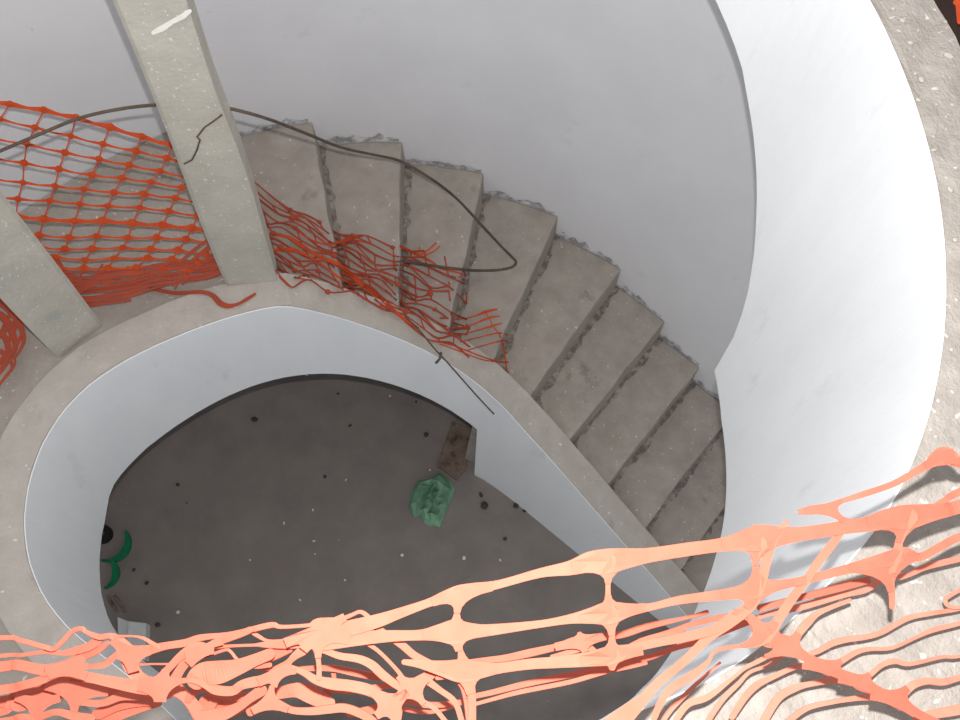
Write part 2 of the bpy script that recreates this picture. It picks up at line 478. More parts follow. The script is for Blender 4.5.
# ------------------------------------------------------------------ nets
def cr_spline(P, n=5):
    out = []
    for i in range(len(P)-1):
        p0, p1, p2, p3 = P[max(i-1, 0)], P[i], P[i+1], P[min(i+2, len(P)-1)]
        for k in range(n):
            t = k/n
            out.append([.5*((2*b)+(c-a)*t+(2*a-5*b+4*c-d)*t*t+(3*b-a-3*c+d)*t**3) for a, b, c, d in zip(p0, p1, p2, p3)])
    out.append(list(P[-1])); return out
def ribbon(mb, P3, W, th, tilt=0.0):
    """a flat plastic strip with real thickness and rounded ends through the points P3"""
    def ends(P, W_):
        t = (P[1]-P[0]); L = t.length
        if L < 1e-6: return P, W_
        t /= L; w = W_[0]
        new = [(P[0]-t*w*a, w*b) for a, b in ((.5, .12), (.43, .5), (.28, .83))]
        return [q[0] for q in new]+P, [q[1] for q in new]+W_
    P3, W = ends(list(P3), list(W)); P3, W = ends(P3[::-1], W[::-1])
    rows = []
    for i, p in enumerate(P3):
        t = (P3[min(i+1, len(P3)-1)]-P3[max(i-1, 0)])
        if t.length < 1e-6: t = Vector((1, 0, 0))
        t.normalize()
        nrm = (EYE-p).normalized(); nrm = (nrm-nrm.dot(t)*t).normalized()
        s = t.cross(nrm)
        c_, s_ = math.cos(tilt), math.sin(tilt)
        s, nrm = s*c_+nrm*s_, nrm*c_-s*s_
        w = W[i]/2; h = nrm*min(th*.5, w*.4)
        rows.append([p-s*w-h, p-s*w+h, p+s*w+h, p+s*w-h])
    mb.grid(rows, closed_v=True)
    b = len(mb.v); k = 4
    mb.f.append(tuple(range(b-k, b))); mb.f.append(tuple(b-len(rows)*k+q for q in range(k-1, -1, -1)))
def gusset(mb, x, y, arms, depth, th=.012):
    """flat plate where strands of the mesh meet, its edges curving from strand to strand"""
    t = depth(x, y)-.02
    A = []
    for ax_, ay_, hw in arms:
        dx, dy = ax_-x, ay_-y; L = math.hypot(dx, dy); A.append((math.atan2(dy, dx), dx/L, dy/L, L, hw))
    A.sort(); out = []
    for k in range(len(A)):
        a, b = A[k], A[(k+1) % len(A)]
        p0 = (x+a[1]*a[3]-a[2]*a[4], y+a[2]*a[3]+a[1]*a[4]); p2 = (x+b[1]*b[3]+b[2]*b[4], y+b[2]*b[3]-b[1]*b[4])
        # control point: where the two strand edges would meet
        ox, oy = x-a[2]*a[4], y+a[1]*a[4]; qx, qy = x+b[2]*b[4], y-b[1]*b[4]
        den = a[1]*b[2]-a[2]*b[1]
        if abs(den) > .25:
            u = ((qx-ox)*b[2]-(qy-oy)*b[1])/den; c = (ox+a[1]*u, oy+a[2]*u)
        else: c = ((p0[0]+p2[0])/2*.5+x*.5-(a[2])*a[4]*.4, (p0[1]+p2[1])/2*.5+y*.5+a[1]*a[4]*.4)
        for q in range(6):
            f = q/5; out.append(((1-f)**2*p0[0]+2*f*(1-f)*c[0]+f*f*p2[0], (1-f)**2*p0[1]+2*f*(1-f)*c[1]+f*f*p2[1]))
    top = [at_t(px, py, depth(px, py)-.02) for px, py in out]
    ctr = at_t(x, y, t); n = len(out); dn = (ctr-EYE).normalized()*th
    b = len(mb.v)
    mb.v += top + [p+dn for p in top] + [ctr, ctr+dn]
    for k in range(n):
        k2 = (k+1) % n
        mb.f += [(b+2*n, b+k, b+k2), (b+2*n+1, b+n+k2, b+n+k), (b+k, b+n+k, b+n+k2, b+k2)]
def knot(mb, p, rx, ry, axis, th):
    nrm = (EYE-p).normalized(); u = (axis-axis.dot(nrm)*nrm).normalized(); v = nrm.cross(u)
    n = 12; ring = [p+(u*math.cos(2*math.pi*k/n)*rx+v*math.sin(2*math.pi*k/n)*ry) for k in range(n)]
    b = len(mb.v)
    mb.v += [p+nrm*th, p-nrm*th*.6]+[q for q in ring]
    for k in range(n):
        mb.f.append((b, b+2+k, b+2+(k+1) % n)); mb.f.append((b+1, b+2+(k+1) % n, b+2+k))
def strand(mb, pts, depth, th=.011, wscale=1.0, tilt=0, nsub=5, wdef=6, far_ends=False):
    P = []
    for q in pts:
        P.append([float(q[0]), float(q[1]), float(q[2] if len(q) > 2 else wdef), float(depth(q[0], q[1]))])
    if far_ends:                       # strands that run on beyond what the photograph shows
        if P[0][0] <= .5 and P[0][0] > -7:
            x, y, w, t = P[0]; P = [[-190.0, y+34, w*.8, t+.1], [-95.0, y+12, w*1.3, t+.05]]+P
        if P[-1][0] >= 962:
            x, y, w, t = P[-1]; P = P+[[1040.0, y-22, w*1.3, t], [1120.0, y-38, w*.8, t]]
    Q = cr_spline(P, nsub)
    P3 = [at_t(x, y, t) for x, y, w, t in Q]
    W = [max(w, 1)*t/FPX*wscale for x, y, w, t in Q]
    ribbon(mb, P3, W, th, tilt)
def near_depth(off=0.0):
    def f(x, y):
        t = 5.4+max(0, x-600)*.0028+max(0, 300-x)*.0022+off
        return min(t, t_surf(x, min(y, 719))-.25)
    return f
def ground_depth(c):
    def f(x, y):
        ts = t_surf(min(x, 962), y)
        tn = 5.4+max(0, x-600)*.0028
        return max(min(ts-c, tn+1.0), tn)
    return f
mb = MB(); ribbon(mb, SCRAPE, [.05, .09, .06, .10, .05], .012)
tag(mb.build('paint_scrape', m_chip, P1[0], merge=False), 'white scrape of paint')
# --- near net: strands followed along the photograph's mesh
FRONT = [
 [(322,634,14),(350,628,15),(377,621,13),(400,613,10),(428,603,8),(444,597,11),(459,593,15),(475,589,12),(500,584,8),(540,573,9),(570,568,14),(590,562,20),(608,561,24),(628,558,19),(650,555,14),(690,549,13),(720,545,13),(738,542,18),(760,538,26),(778,536,20),(800,534,14),(840,528,13),(868,524,15),(888,519,20),(907,517,24),(928,513,18),(945,510,14),(965,505,13)],
 [(318,642,18),(335,640,17),(360,638,14),(390,636,11),(420,635,10),(438,633,16),(455,632,24),(472,631,15),(490,630,11),(540,624,7),(570,619,9),(590,616,15),(609,613,22),(628,610,13),(650,607,7),(680,600,8),(720,595,10),(742,592,13),(757,590,16),(775,586,11),(800,581,8),(840,571,9),(870,563,11),(892,558,15),(905,553,12),(920,557,8),(940,547,8),(965,535,8)],
 [(404,662,5),(420,664,8),(440,668,14),(462,671,22),(482,670,15),(500,668,10),(530,664,10),(560,662,11),(590,659,14),(612,655,18),(630,649,9),(655,643,8),(690,636,9),(717,628,9),(740,613,8)],
 [(459,593,12),(458,606,6),(457,615,6),(456,625,12),(455,632,20),(459,645,7),(461,653,6),(463,662,13),(466,672,20),(470,685,10),(472,700,8),(472,725,8)],
 [(608,561,18),(608,573,9),(608,583,5),(608,597,6),(608,606,12),(609,613,20),(612,625,8),(612,635,6),(612,645,8),(613,655,14),(612,667,7)],
 [(757,545,20),(755,556,9),(756,568,5),(757,580,8),(756,590,12)],
 [(907,517,20),(903,530,10),(899,542,7),(897,552,10),(886,570,18),(890,583,8),(892,595,6),(892,607,5)],
 [(787,522,4),(780,530,7),(773,540,9),(767,558,9),(762,580,9),(755,600,9),(744,611,11),(728,622,13),(708,638,9),(683,662,8),(658,683,9),(642,700,11),(627,714,17),(610,728,20)],
 [(842,531,6),(833,543,8),(820,560,8),(804,583,8),(791,600,9),(780,617,9),(772,630,10),(765,637,14)],
 [(800,512,5),(812,510,9),(826,508,9),(839,502,5),(864,494,6),(893,484,6),(915,472,7),(929,464,9),(937,459,15),(945,456,19),(952,457,13),(965,463,8)],
 [(826,508,7),(836,516,5),(850,522,7),(866,523,9)],
 [(930,510,6),(945,500,6),(965,490,8)],
 [(735,612,6),(750,618,9),(765,636,18),(777,641,15),(789,646,18),(800,655,8),(812,661,9),(826,668,13),(842,674,9),(860,683,14),(876,691,9),(893,699,14),(915,712,9),(940,725,9)],
 [(765,636,14),(757,643,8),(742,646,4),(725,648,4),(713,653,3),(708,662,4),(693,675,8),(672,688,8),(662,700,7),(654,718,6)],
]
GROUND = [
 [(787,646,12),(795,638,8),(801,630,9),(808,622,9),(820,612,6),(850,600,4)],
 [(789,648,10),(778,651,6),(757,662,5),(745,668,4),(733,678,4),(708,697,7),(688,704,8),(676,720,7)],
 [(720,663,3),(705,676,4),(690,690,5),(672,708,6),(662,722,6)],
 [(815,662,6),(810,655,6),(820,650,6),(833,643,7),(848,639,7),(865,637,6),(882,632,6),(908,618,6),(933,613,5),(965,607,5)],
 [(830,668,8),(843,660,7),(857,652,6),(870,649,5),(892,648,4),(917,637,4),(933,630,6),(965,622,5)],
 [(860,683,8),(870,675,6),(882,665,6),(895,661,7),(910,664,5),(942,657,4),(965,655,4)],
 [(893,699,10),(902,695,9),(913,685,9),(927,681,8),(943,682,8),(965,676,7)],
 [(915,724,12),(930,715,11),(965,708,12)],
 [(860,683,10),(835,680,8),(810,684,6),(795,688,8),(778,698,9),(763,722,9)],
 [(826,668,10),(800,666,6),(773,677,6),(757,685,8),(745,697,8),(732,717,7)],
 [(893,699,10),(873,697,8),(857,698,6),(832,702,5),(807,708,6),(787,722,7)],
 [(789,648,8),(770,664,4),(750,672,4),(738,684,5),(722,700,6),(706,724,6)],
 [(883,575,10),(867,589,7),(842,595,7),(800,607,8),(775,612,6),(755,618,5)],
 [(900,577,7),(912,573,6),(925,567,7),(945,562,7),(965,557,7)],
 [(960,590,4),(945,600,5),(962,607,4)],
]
MID = [
 [(0,638,5),(22,641,5),(44,647,5),(53,649,5),(61,643,5),(73,631,5),(82,629,5),(86,632,4),(99,637,6),(111,636,6),(120,642,11),(129,654,20),(145,651,12),(166,646,8),(185,643,8),(200,638,7),(225,635,5),(241,632,5),(250,630,6),(272,625,6),(282,627,4),(312,625,4),(320,622,7)],
 [(300,645,8),(310,638,14),(318,629,22),(328,624,14),(340,620,6),(352,615,4),(360,612,4),(367,616,5),(375,626,6),(390,637,7),(403,646,8),(415,656,8),(434,666,8),(450,673,8),(462,684,8),(467,700,8),(470,725,8)],
 [(322,634,12),(334,625,5),(346,630,4),(356,637,5),(377,650,4),(396,669,4),(404,680,6),(412,688,14)],
 [(318,645,14),(327,651,7),(340,656,7),(359,659,8),(372,665,9),(383,675,9),(397,685,8),(408,690,12),(420,700,6),(434,708,5),(446,722,5)],
 [(318,648,12),(318,656,6),(319,668,5),(319,678,6)],
 [(277,672,12),(288,669,9),(297,670,6),(306,674,7),(316,680,9),(332,684,12),(350,686,12),(368,690,12),(381,697,11),(392,704,15),(398,712,9),(396,725,8)],
 [(310,640,16),(304,649,12),(295,656,8),(288,663,7),(278,672,14),(269,678,11),(258,681,10),(254,683,10)],
 [(276,676,10),(273,684,5),(271,693,5),(268,702,12)],
 [(250,712,9),(260,708,9),(269,703,12),(279,704,8),(292,710,7),(311,711,8),(329,709,9),(345,708,9),(362,714,9),(375,722,8)],
 [(255,645,3),(277,644,9),(296,643,11),(312,640,12)],
 [(250,662,10),(272,655,13),(290,650,6)],
 [(250,631,4),(258,636,4),(269,641,3),(289,640,3),(308,638,4)],
 [(159,684,18),(165,673,9),(172,665,8),(180,657,9),(188,652,12),(198,649,15),(207,649,12),(215,643,8),(223,640,8),(241,634,7),(250,630,7)],
 [(172,684,12),(180,670,10),(188,660,11),(200,652,13)],
 [(196,680,22),(203,674,24),(220,672,24),(238,667,17),(255,660,13),(270,654,12)],
 [(205,657,3),(225,650,3),(231,652,3),(238,660,3),(252,667,3),(270,665,5)],
 [(205,648,4),(232,646,3),(262,645,3)],
 [(158,693,14),(170,685,10),(182,681,6),(194,681,5),(206,685,8),(216,690,10),(232,691,10),(242,685,10),(254,682,11),(262,681,10)],
 [(128,656,14),(140,664,3),(150,664,2),(171,664,2)],
 [(99,637,4),(130,636,2),(143,638,3),(152,643,4),(161,648,4)],
 [(262,690,12),(250,698,10),(238,707,10),(222,714,14),(200,718,14)],
 [(440,668,5),(425,679,13),(412,688,16),(400,694,8)],
 [(425,679,8),(440,690,6),(455,702,6),(462,722,6)],
 [(437,678,4),(450,676,7),(462,684,5),(466,697,4)],
 [(0,656,4),(22,655,4),(44,652,4),(61,653,5),(75,651,8),(90,646,9),(99,639,10)],
 [(0,667,11),(17,665,11),(36,669,11),(51,670,13),(66,666,13),(82,657,10),(98,650,8),(108,643,5)],
 [(66,667,12),(80,666,7),(94,666,5),(105,664,7),(114,657,7),(124,650,8)],
 [(60,671,10),(72,673,9),(93,678,10),(117,683,12),(140,687,14),(158,688,16)],
 [(0,690,10),(23,685,9),(41,680,9),(50,675,11),(60,671,12)],
 [(124,654,10),(130,665,14),(138,676,12),(148,682,12),(160,684,14)],
]
LOW = [
 [(36,690,10),(48,684,13),(67,682,16),(87,685,17),(111,690,15),(140,694,15),(160,697,12)],
 [(74,684,16),(74,694,8),(75,705,6),(76,722,8)],
 [(0,702,12),(17,695,11),(38,692,10),(63,696,6)],
 [(36,700,12),(36,708,7),(35,722,9)],
 [(77,700,5),(82,693,6),(90,689,9)],
 [(80,702,7),(102,703,8),(121,696,10),(137,695,12)],
 [(98,714,14),(117,706,12),(140,701,13),(158,702,11)],
 [(105,722,14),(120,714,14),(140,707,13),(158,703,9)],
 [(0,712,9),(9,704,9),(19,706,12),(34,702,12),(48,700,8)],
 [(0,722,8),(20,717,7),(36,718,8),(56,712,7),(74,716,9),(92,718,8)],
 [(158,697,14),(174,690,16),(184,695,14),(192,704,14),(200,716,16),(206,726,12)],
 [(188,700,8),(194,692,9),(206,690,6),(216,694,8),(236,697,9),(256,694,8),(266,692,8)],
 [(205,716,16),(214,702,9),(220,694,7)],
 [(208,706,26),(228,706,28),(246,702,16),(262,692,10)],
 [(260,691,11),(277,693,13),(296,690,16),(310,694,20),(320,699,18),(330,703,12)],
 [(260,668,6),(290,669,5),(330,668,7),(352,672,8),(372,676,8),(396,680,6),(420,683,6)],
 [(334,667,6),(334,676,5),(336,684,4)],
 [(320,697,12),(332,690,8),(350,690,8),(370,688,6),(400,684,8)],
 [(350,714,8),(370,710,10),(386,706,10),(402,700,10),(430,705,7),(462,702,6)],
 [(468,662,5),(490,660,7),(507,658,8),(530,653,9),(557,647,8),(572,643,12),(582,640,10),(590,638,6),(620,635,8),(645,627,8),(667,622,6),(690,617,4),(707,612,5)],
 [(579,633,2),(581,640,8),(586,648,5)],
 [(552,657,5),(570,652,6),(586,647,8),(596,652,5)],
 [(470,697,6),(490,693,6),(530,683,7),(570,675,7),(600,669,7),(617,665,7),(650,657,7),(675,648,6),(700,641,7),(725,630,9),(748,622,7)],
 [(472,705,4),(490,700,4),(520,692,5),(570,682,5),(605,672,5),(630,666,6),(646,663,4)],
 [(622,650,4),(640,641,5),(660,635,5),(683,632,4)],
 [(640,640,4),(670,632,6),(700,622,7),(730,616,7)],
 [(760,608,8),(790,600,7),(815,594,8),(845,586,9),(868,580,8)],
 [(400,708,5),(430,712,5),(470,700,5)],
]
net = thing('safety_net', at_t(480, 640, 5.6), 'torn orange plastic safety net stretched across the foreground, close and pale from the flash', 'net')
mb = MB()
for q in FRONT: strand(mb, q, near_depth(0), far_ends=True)
GUS = [
 (459,593,[(492,586,5),(432,602,4.5),(457,613,3)]),
 (455,632,[(422,635,5),(490,630,5.5),(457,614,3),(459,651,3.5)]),
 (465,672,[(461,653,3.2),(497,668,5),(471,694,4.5),(438,667,4)]),
 (608,561,[(572,568,6.5),(648,555,7),(608,584,2.7),(607,549,9)]),
 (609,613,[(580,619,4.5),(645,607,4),(608,594,2.7),(612,636,3)]),
 (612,657,[(580,661,5),(643,651,4),(612,638,3),(612,668,3)]),
 (760,538,[(722,545,6.5),(800,534,7),(755,566,2.7),(762,526,9)]),
 (757,590,[(722,595,5),(795,582,4),(755,568,2.7),(748,609,5)]),
 (907,517,[(868,524,7.5),(945,510,7),(899,543,3.5),(908,507,9)]),
 (887,569,[(898,550,4),(850,568,5),(917,556,4),(891,592,3)]),
 (767,635,[(750,618,4),(776,622,4.5),(786,645,6),(742,646,2.5)]),
 (789,648,[(771,638,5),(806,657,5),(799,633,4),(765,657,2.5)]),
 (826,668,[(806,658,5),(845,676,5),(842,661,3),(802,666,3)]),
 (861,683,[(840,674,5),(880,692,5),(870,674,3),(838,680,3)]),
 (894,699,[(876,691,5),(916,713,5),(908,688,4),(870,697,3)]),
 (826,508,[(806,511,4),(842,501,2.5),(843,520,3)]),
 (945,456,[(925,466,4),(963,463,4),(944,450,9)]),
]
for x, y, arms in GUS: gusset(mb, x, y, arms, near_depth(0))
mb.build('mesh_panel', m_net, net, merge=False)
mb = MB()
for q in MID: strand(mb, [(a, b, w_*.92) for a, b, w_ in q], near_depth(random.uniform(.0, .16)), tilt=random.uniform(-.35, .35), far_ends=True)
for x, y, arms in [
 (129,655,[(112,640,4),(150,650,5),(134,672,6),(116,655,4)]),
 (160,688,[(138,684,7),(166,670,4),(180,680,4),(160,702,6)]),
 (318,630,[(285,643,5),(345,617,4),(350,638,7),(303,650,5),(318,658,3)]),
 (277,672,[(292,666,4),(258,682,5),(296,671,3),(274,687,3)]),
 (269,702,[(272,686,2.5),(252,711,4),(288,709,4)]),
 (392,705,[(372,691,5),(408,692,4),(397,724,4),(376,716,4)]),
 (412,688,[(398,676,3),(427,677,5),(394,700,4),(424,704,3)]),
 (66,668,[(45,671,5),(84,657,4),(88,666,3),(48,676,4),(86,677,4)]),
 (200,651,[(185,655,4),(222,641,4),(188,664,5),(214,650,4)])]:
    gusset(mb, x, y, arms, near_depth(-.01))
mb.build('bunched_fold', m_net, net, merge=False)
mb = MB()
for q in LOW: strand(mb, [(a, b, w_*.85) for a, b, w_ in q], near_depth(random.uniform(.45, .85)), tilt=random.uniform(-.45, .45), far_ends=True)
for x, y, arms in [(75,690,[(45,684,6),(108,690,6),(74,712,3.5)]), (582,641,[(555,647,4),(606,636,4),(585,652,3),(579,632,1.5)]), (36,703,[(15,697,4),(60,698,4),(36,722,4)])]:
    gusset(mb, x, y, arms, near_depth(.48))
mb.build('lower_fold', m_net, net, merge=False)
mb = MB()
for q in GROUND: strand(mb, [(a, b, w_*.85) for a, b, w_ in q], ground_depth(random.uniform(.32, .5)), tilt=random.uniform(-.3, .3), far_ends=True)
mb.build('loose_end', m_net_lit, net, merge=False)

# --- far net behind the posts
farnet = thing('safety_net', at_t(150, 280, 16.6), 'red orange plastic safety net hung behind the two concrete posts and trailing over the treads', 'net')
ROWS = [
 [(-22,99),(10,104),(44,110),(76,117.5),(110,127),(142,136.5),(172.5,145),(204,153)],
 [(-32,112),(0,119),(35,127.5),(71,136),(103,144),(136,151),(167,158),(198,166)],
 [(-40,130),(-8,138),(27,144),(65,152.5),(99,159),(129,165),(160,171),(191,178)],
 [(-42,150),(-10,157),(24,163),(59,169),(92,175),(122,178),(151,182),(182,187.5)],
 [(-44,172),(-11,178),(23,182.5),(55,186),(84,189),(114,192.5),(144,194),(175,198),(205,203)],
 [(-48,190),(-15,195),(18,199),(50,200.6),(80,204),(108,206),(140,207.5),(169,211),(198,216)],
 [(-50,208),(-17,213),(16,216),(44,219),(75,221),(103,220.5),(132.5,223),(163,225),(192,228),(220,232)],
 [(-52,226),(-20,230),(12,233),(39,235),(69,237.5),(97,236),(128,237.5),(157,237.5),(186,239),(214,243)],
 [(10,246),(41,247.5),(65,249),(92.5,248.5),(123,247.5),(151,249),(178,250),(206,254)],
 [(30,258),(55,257),(85,260),(114,258),(148,258),(172,259),(198,262)],
 [(45,268),(60,268),(84,268),(108,268),(136,267),(163,267),(190,270)],
]
def far_depth(c=.35, off=0):
    def f(x, y):
        t = 16.1+max(x, -40)*.007+(y-105)*.011+off
        return min(t, t_surf(max(x, 0), max(y, 0))-c)
    return f
# the posts stand in front of the net: measure the surfaces behind them
def behind_posts(c=.3):
    def f(x, y):
        t = 16.1+max(x, -40)*.007+(y-105)*.011
        return min(t, t_surf(max(x, 0), max(y, 0))-c)
    return f
fd = behind_posts()
mb = MB()
for i, r in enumerate(ROWS):
    wk = 4.2 if i in (0, 6) else 2.2
    pts = []
    for j, (x, y) in enumerate(r):
        pts.append((x, y, wk+1.2))
        if j < len(r)-1:
            x2, y2 = r[j+1]; pts.append(((x+x2)/2, (y+y2)/2+(.8 if i else 1.0), wk*.75))
    strand(mb, pts, fd, th=.03, nsub=3)
for i in range(len(ROWS)-1):
    for (x, y) in ROWS[i]:
        c = min(ROWS[i+1], key=lambda q: abs(q[0]-(x-6))+.3*abs(q[1]-y-16))
        if abs(c[0]-(x-6)) < 12:
            strand(mb, [(x, y, 1.8), ((x+c[0])/2, (y+c[1])/2, 1.2), (c[0], c[1], 1.8)], fd, th=.03, nsub=3)
ax = Vector(M @ Vector((1, -.2, 0)))
for i, r in enumerate(ROWS):
    for x, y in r:
        t = fd(x, y); k = (4.6 if i in (0, 6) else 3.9)*t/FPX*random.uniform(.85, 1.1)
        knot(mb, at_t(x, y, t-.02), k, k*.85, ax, .06)
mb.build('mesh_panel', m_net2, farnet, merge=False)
# gathered bottom of the far net
mb = MB()
rr = random.Random(11)
def wig(P, a, w):
    return [(x+rr.uniform(-a, a), y+rr.uniform(-a, a), w*rr.uniform(.7, 1.3)) for x, y in P]
base_line = [(62,282),(80,284),(105,282),(130,278),(155,275),(180,272),(205,270),(224,266)]
for k in range(9):
    dy = -16+k*3.9
    P = [(x+rr.uniform(-3, 3), y+dy*(1-.55*i/7)+rr.uniform(-2, 2)+ (4 if i < 4 else 0)) for i, (x, y) in enumerate(base_line)]
    strand(mb, wig(P, 1.6, 2.9), far_depth(.1+rr.random()*.5), th=.03, nsub=3, tilt=rr.uniform(-.5, .5))
for k in range(16):
    x = rr.uniform(68, 205); y = 262+rr.uniform(0, 14)
    strand(mb, [(x, y, 2.5), (x-5, y+8, 2), (x-9, y+17, 2.6)], far_depth(.15+rr.random()*.3), th=.03, nsub=3)
for P in ([(52,258,8),(57,264,9),(62,272,8),(68,280,7),(72,288,6)], [(66,296,8),(74,291,10),(84,286,9),(98,281,6)], [(70,299,7),(84,299,6),(102,298,6),(124,296,5),(142,292,4)], [(74,304,4),(88,305,4),(106,303,3.5),(130,300,3)],
          [(100,276,9),(120,272,8),(140,272,6)], [(190,262,3),(205,250,4),(214,242,4),(218,236,3)], [(196,268,4),(212,256,5),(222,248,4)],[(180,262,3),(196,248,3),(210,238,3),(216,230,3)]):
    strand(mb, P, far_depth(.2), th=.03, nsub=4)
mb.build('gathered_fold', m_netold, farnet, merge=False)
# loose strip lying on the string
mb = MB()
strand(mb, [(150,288,4),(175,293,4),(200,292,4),(212,295,5),(220,303,6),(228,306,5),(238,304,3),(247,299,3.5),(255,294,2.5)], lambda x, y: t_surf(x, y)-.07, th=.03)
mb.build('loose_strip', m_netold, farnet, merge=False)
# part trailing over the treads
mb = MB()
up_edge = [(228,158),(243,178),(262,192),(285,203),(308,217),(328,230),(345,233),(368,240),(395,246),(415,250),(440,256),(463,266)]
lo_edge = [(282,281),(294,281),(308,283),(325,287),(345,291),(360,296),(378,303),(395,315),(412,328),(432,338),(450,346),(470,353)]
def lerp2(E, u):
    x = u*(len(E)-1); i = min(int(x), len(E)-2); f = x-i
    return (E[i][0]+(E[i+1][0]-E[i][0])*f, E[i][1]+(E[i+1][1]-E[i][1])*f)
def dsurf(lo=.1, hi=.35):
    c = rr.uniform(lo, hi)
    return lambda x, y: t_surf(x, y)-c
NR = 13
grid = []
for i in range(NR):
    v = i/(NR-1); row = []
    for j in range(15):
        u = j/14
        a, b = lerp2(up_edge, u), lerp2(lo_edge, u)
        vv = v + .05*math.sin(j*1.9+i)
        row.append((a[0]+(b[0]-a[0])*vv+rr.uniform(-1.8, 1.8)-6*math.sin(v*3)*(1-u), a[1]+(b[1]-a[1])*vv+rr.uniform(-1.5, 1.5)))
    grid.append(row)
for i, row in enumerate(grid):
    end = 15 if i > NR*.75 else rr.choice((13, 14, 15))
    strand(mb, [(x, y, rr.uniform(1.2, 2.3)) for x, y in row[:end]], dsurf(), th=.03, nsub=3, tilt=rr.uniform(-.5, .5))
for i in range(NR-1):
    for j in range(0, 15):
        if rr.random() < .78:
            a, b = grid[i][j], grid[i+1][(j+(1 if rr.random() < .4 else 0)) % 15]
            if abs(a[0]-b[0]) < 40: strand(mb, [(a[0], a[1], 2), ((a[0]+b[0])/2+rr.uniform(-1, 1), (a[1]+b[1])/2, 1.4), (b[0], b[1], 2)], dsurf(.12, .3), th=.03, nsub=2)
for i in range(0, NR, 2):
    for j in range(0, 13, 2):
        if rr.random() < .5:
            x, y = grid[i][j]; t = t_surf(x, y)-.3; k = rr.uniform(2.2, 3.6)*t/FPX
            knot(mb, at_t(x, y, t), k, k*.8, ax, .04)
mb.build('trailing_end', m_netold, farnet, merge=False)
mb = MB()
for P in ([(268,234,5),(290,238,6),(318,256,6),(338,264,7),(358,280,8),(380,298,8),(400,316,6),(418,328,5)], [(272,250,4),(290,250,9),(300,252,6),(318,262,4),(340,278,4),(356,286,4)],
          [(345,272,9),(352,276,11),(362,286,6)], [(290,226,3),(312,240,3),(330,244,4),(352,238,7),(362,236,4)], [(420,255,3),(428,250,3),(436,243,3)], [(424,256,2.5),(434,251,2.5),(440,246,2)], [(418,254,2.5),(420,247,2.5)],
          [(400,246,4),(416,254,5),(432,262,4),(440,268,4),(456,272,3),(462,274,2.5),(458,278,2)],
          [(440,318,3),(460,319,2),(475,316,2.5),(485,312,5),(497,309,2.5)], [(445,329,2),(468,326,2),(488,318,4),(500,316,2)], [(455,336,2),(475,331,2),(492,326,4),(502,323,2)], [(460,342,2),(480,337,2),(498,333,3),(508,335,2)], [(468,350,2),(485,345,2),(500,341,3),(508,341,2)],
          [(485,312,2),(489,318,1.6),(493,326,1.8),(499,334,2),(503,345,3),(505,358,3),(507,371,2.5)], [(430,340,2.5),(455,346,2),(478,355,2.5),(496,361,2.5),(508,362,3)], [(440,344,2),(462,352,2),(484,360,2),(504,362,2)]):
    strand(mb, [(q[0], q[1], q[2]*.55) for q in P], dsurf(.2, .45), th=.035, nsub=4)
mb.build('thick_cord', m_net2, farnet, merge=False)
# piece seen left of the leaning-in post
mb = MB()
for P in ([(-8,296,9),(4,304,9),(12,312,8),(18,320,7),(22,330,5),(24,340,4),(20,350,3),(14,358,3)], [(-6,312,8),(4,318,8),(10,328,7),(14,338,6),(15,348,5),(10,356,5),(4,366,5),(-4,376,5)], [(-6,330,7),(2,334,6),(7,342,6),(8,352,6),(2,360,6),(-6,366,6)],
          [(-6,350,5),(2,352,5),(10,360,4),(12,368,3),(6,376,3),(0,384,2.5),(-4,394,2)], [(12,312,4),(6,322,4),(2,334,5)], [(18,322,4),(12,334,4),(7,344,4)], [(22,334,3),(16,346,4),(10,356,4)], [(-4,340,4),(6,330,4),(14,322,4)], [(14,352,2),(15,364,2),(9,374,2)]):
    strand(mb, P, lambda x, y: t_surf(max(x, 0), y)-.35, th=.03)
mb.build('side_fold', m_netold, farnet, merge=False)

# ------------------------------------------------------------------ bent rod and loose wires
def px_spline(P, n=6):
    return [at_t(x, y, t) for x, y, t in cr_spline([list(map(float, q)) for q in P], n)]
rodp = [(-30,162,12.8),(0,151,13.4),(40,134,13.9),(80,118,14.3),(120,109,14.6),(155,105,14.9),(190,104,15.1),(222,107,15.2),(262,117,15.7),(300,131,17.2),(340,147,19.4),(375,155,20.9),(400,161,21.7),(430,178,22.2)]
ts = lambda x, y: min(t_surf(x+i*7, y+j*7) for i in (-1, 0, 1) for j in (-1, 0, 1))
rodp += [(x, y, ts(x, y)-c) for x, y, c in ((455,197,.5),(478,221,.45),(500,245,.35),(512,257,.3),(516,262,.3),(512,267,.3),(498,270,.3),(478,270.5,.3),(458,269,.35),(435,266,.4),(405,261,.45))]
_rp = px_spline(rodp); mb = MB(); mb.tube(_rp, [.025+.012*min(1, i/len(_rp)*1.3) for i in range(len(_rp))], 8)
tag(mb.build('steel_rod', m_rod, base=px_spline(rodp)[-1], smooth=True), 'long rusty steel rod arching along the wall and hooked back over the treads', 'rod')
wp = [(x, y, ts(x, y)-c) for x, y, c in ((405,316,.2),(420,331,.2),(434,348,.18))] 
e = [(447,362), (462,379), (478,397), (494,414)]
wp += [(x, y, ts(x, y)-.06) for x, y in e]
mb = MB(); mb.tube(px_spline(wp), .02, 6)
w_ = px_spline([(441,352,ts(441,352)-.12), (440,358,ts(440,358)-.1), (436,363,ts(436,363)-.08)])
mb2 = MB(); mb2.tube(w_, .035, 6)
wt = thing('loose_wire', px_spline(wp)[0], 'thin dark wire hanging over the white edge below the trailing net', 'wire')
mb.build('wire_strand', m_rod, wt, smooth=True); mb2.build('wire_twist', m_rod, wt, smooth=True)

# ------------------------------------------------------------------ things on the ground floor
def gp(x, y, z=0): return at_z(x, y, z)
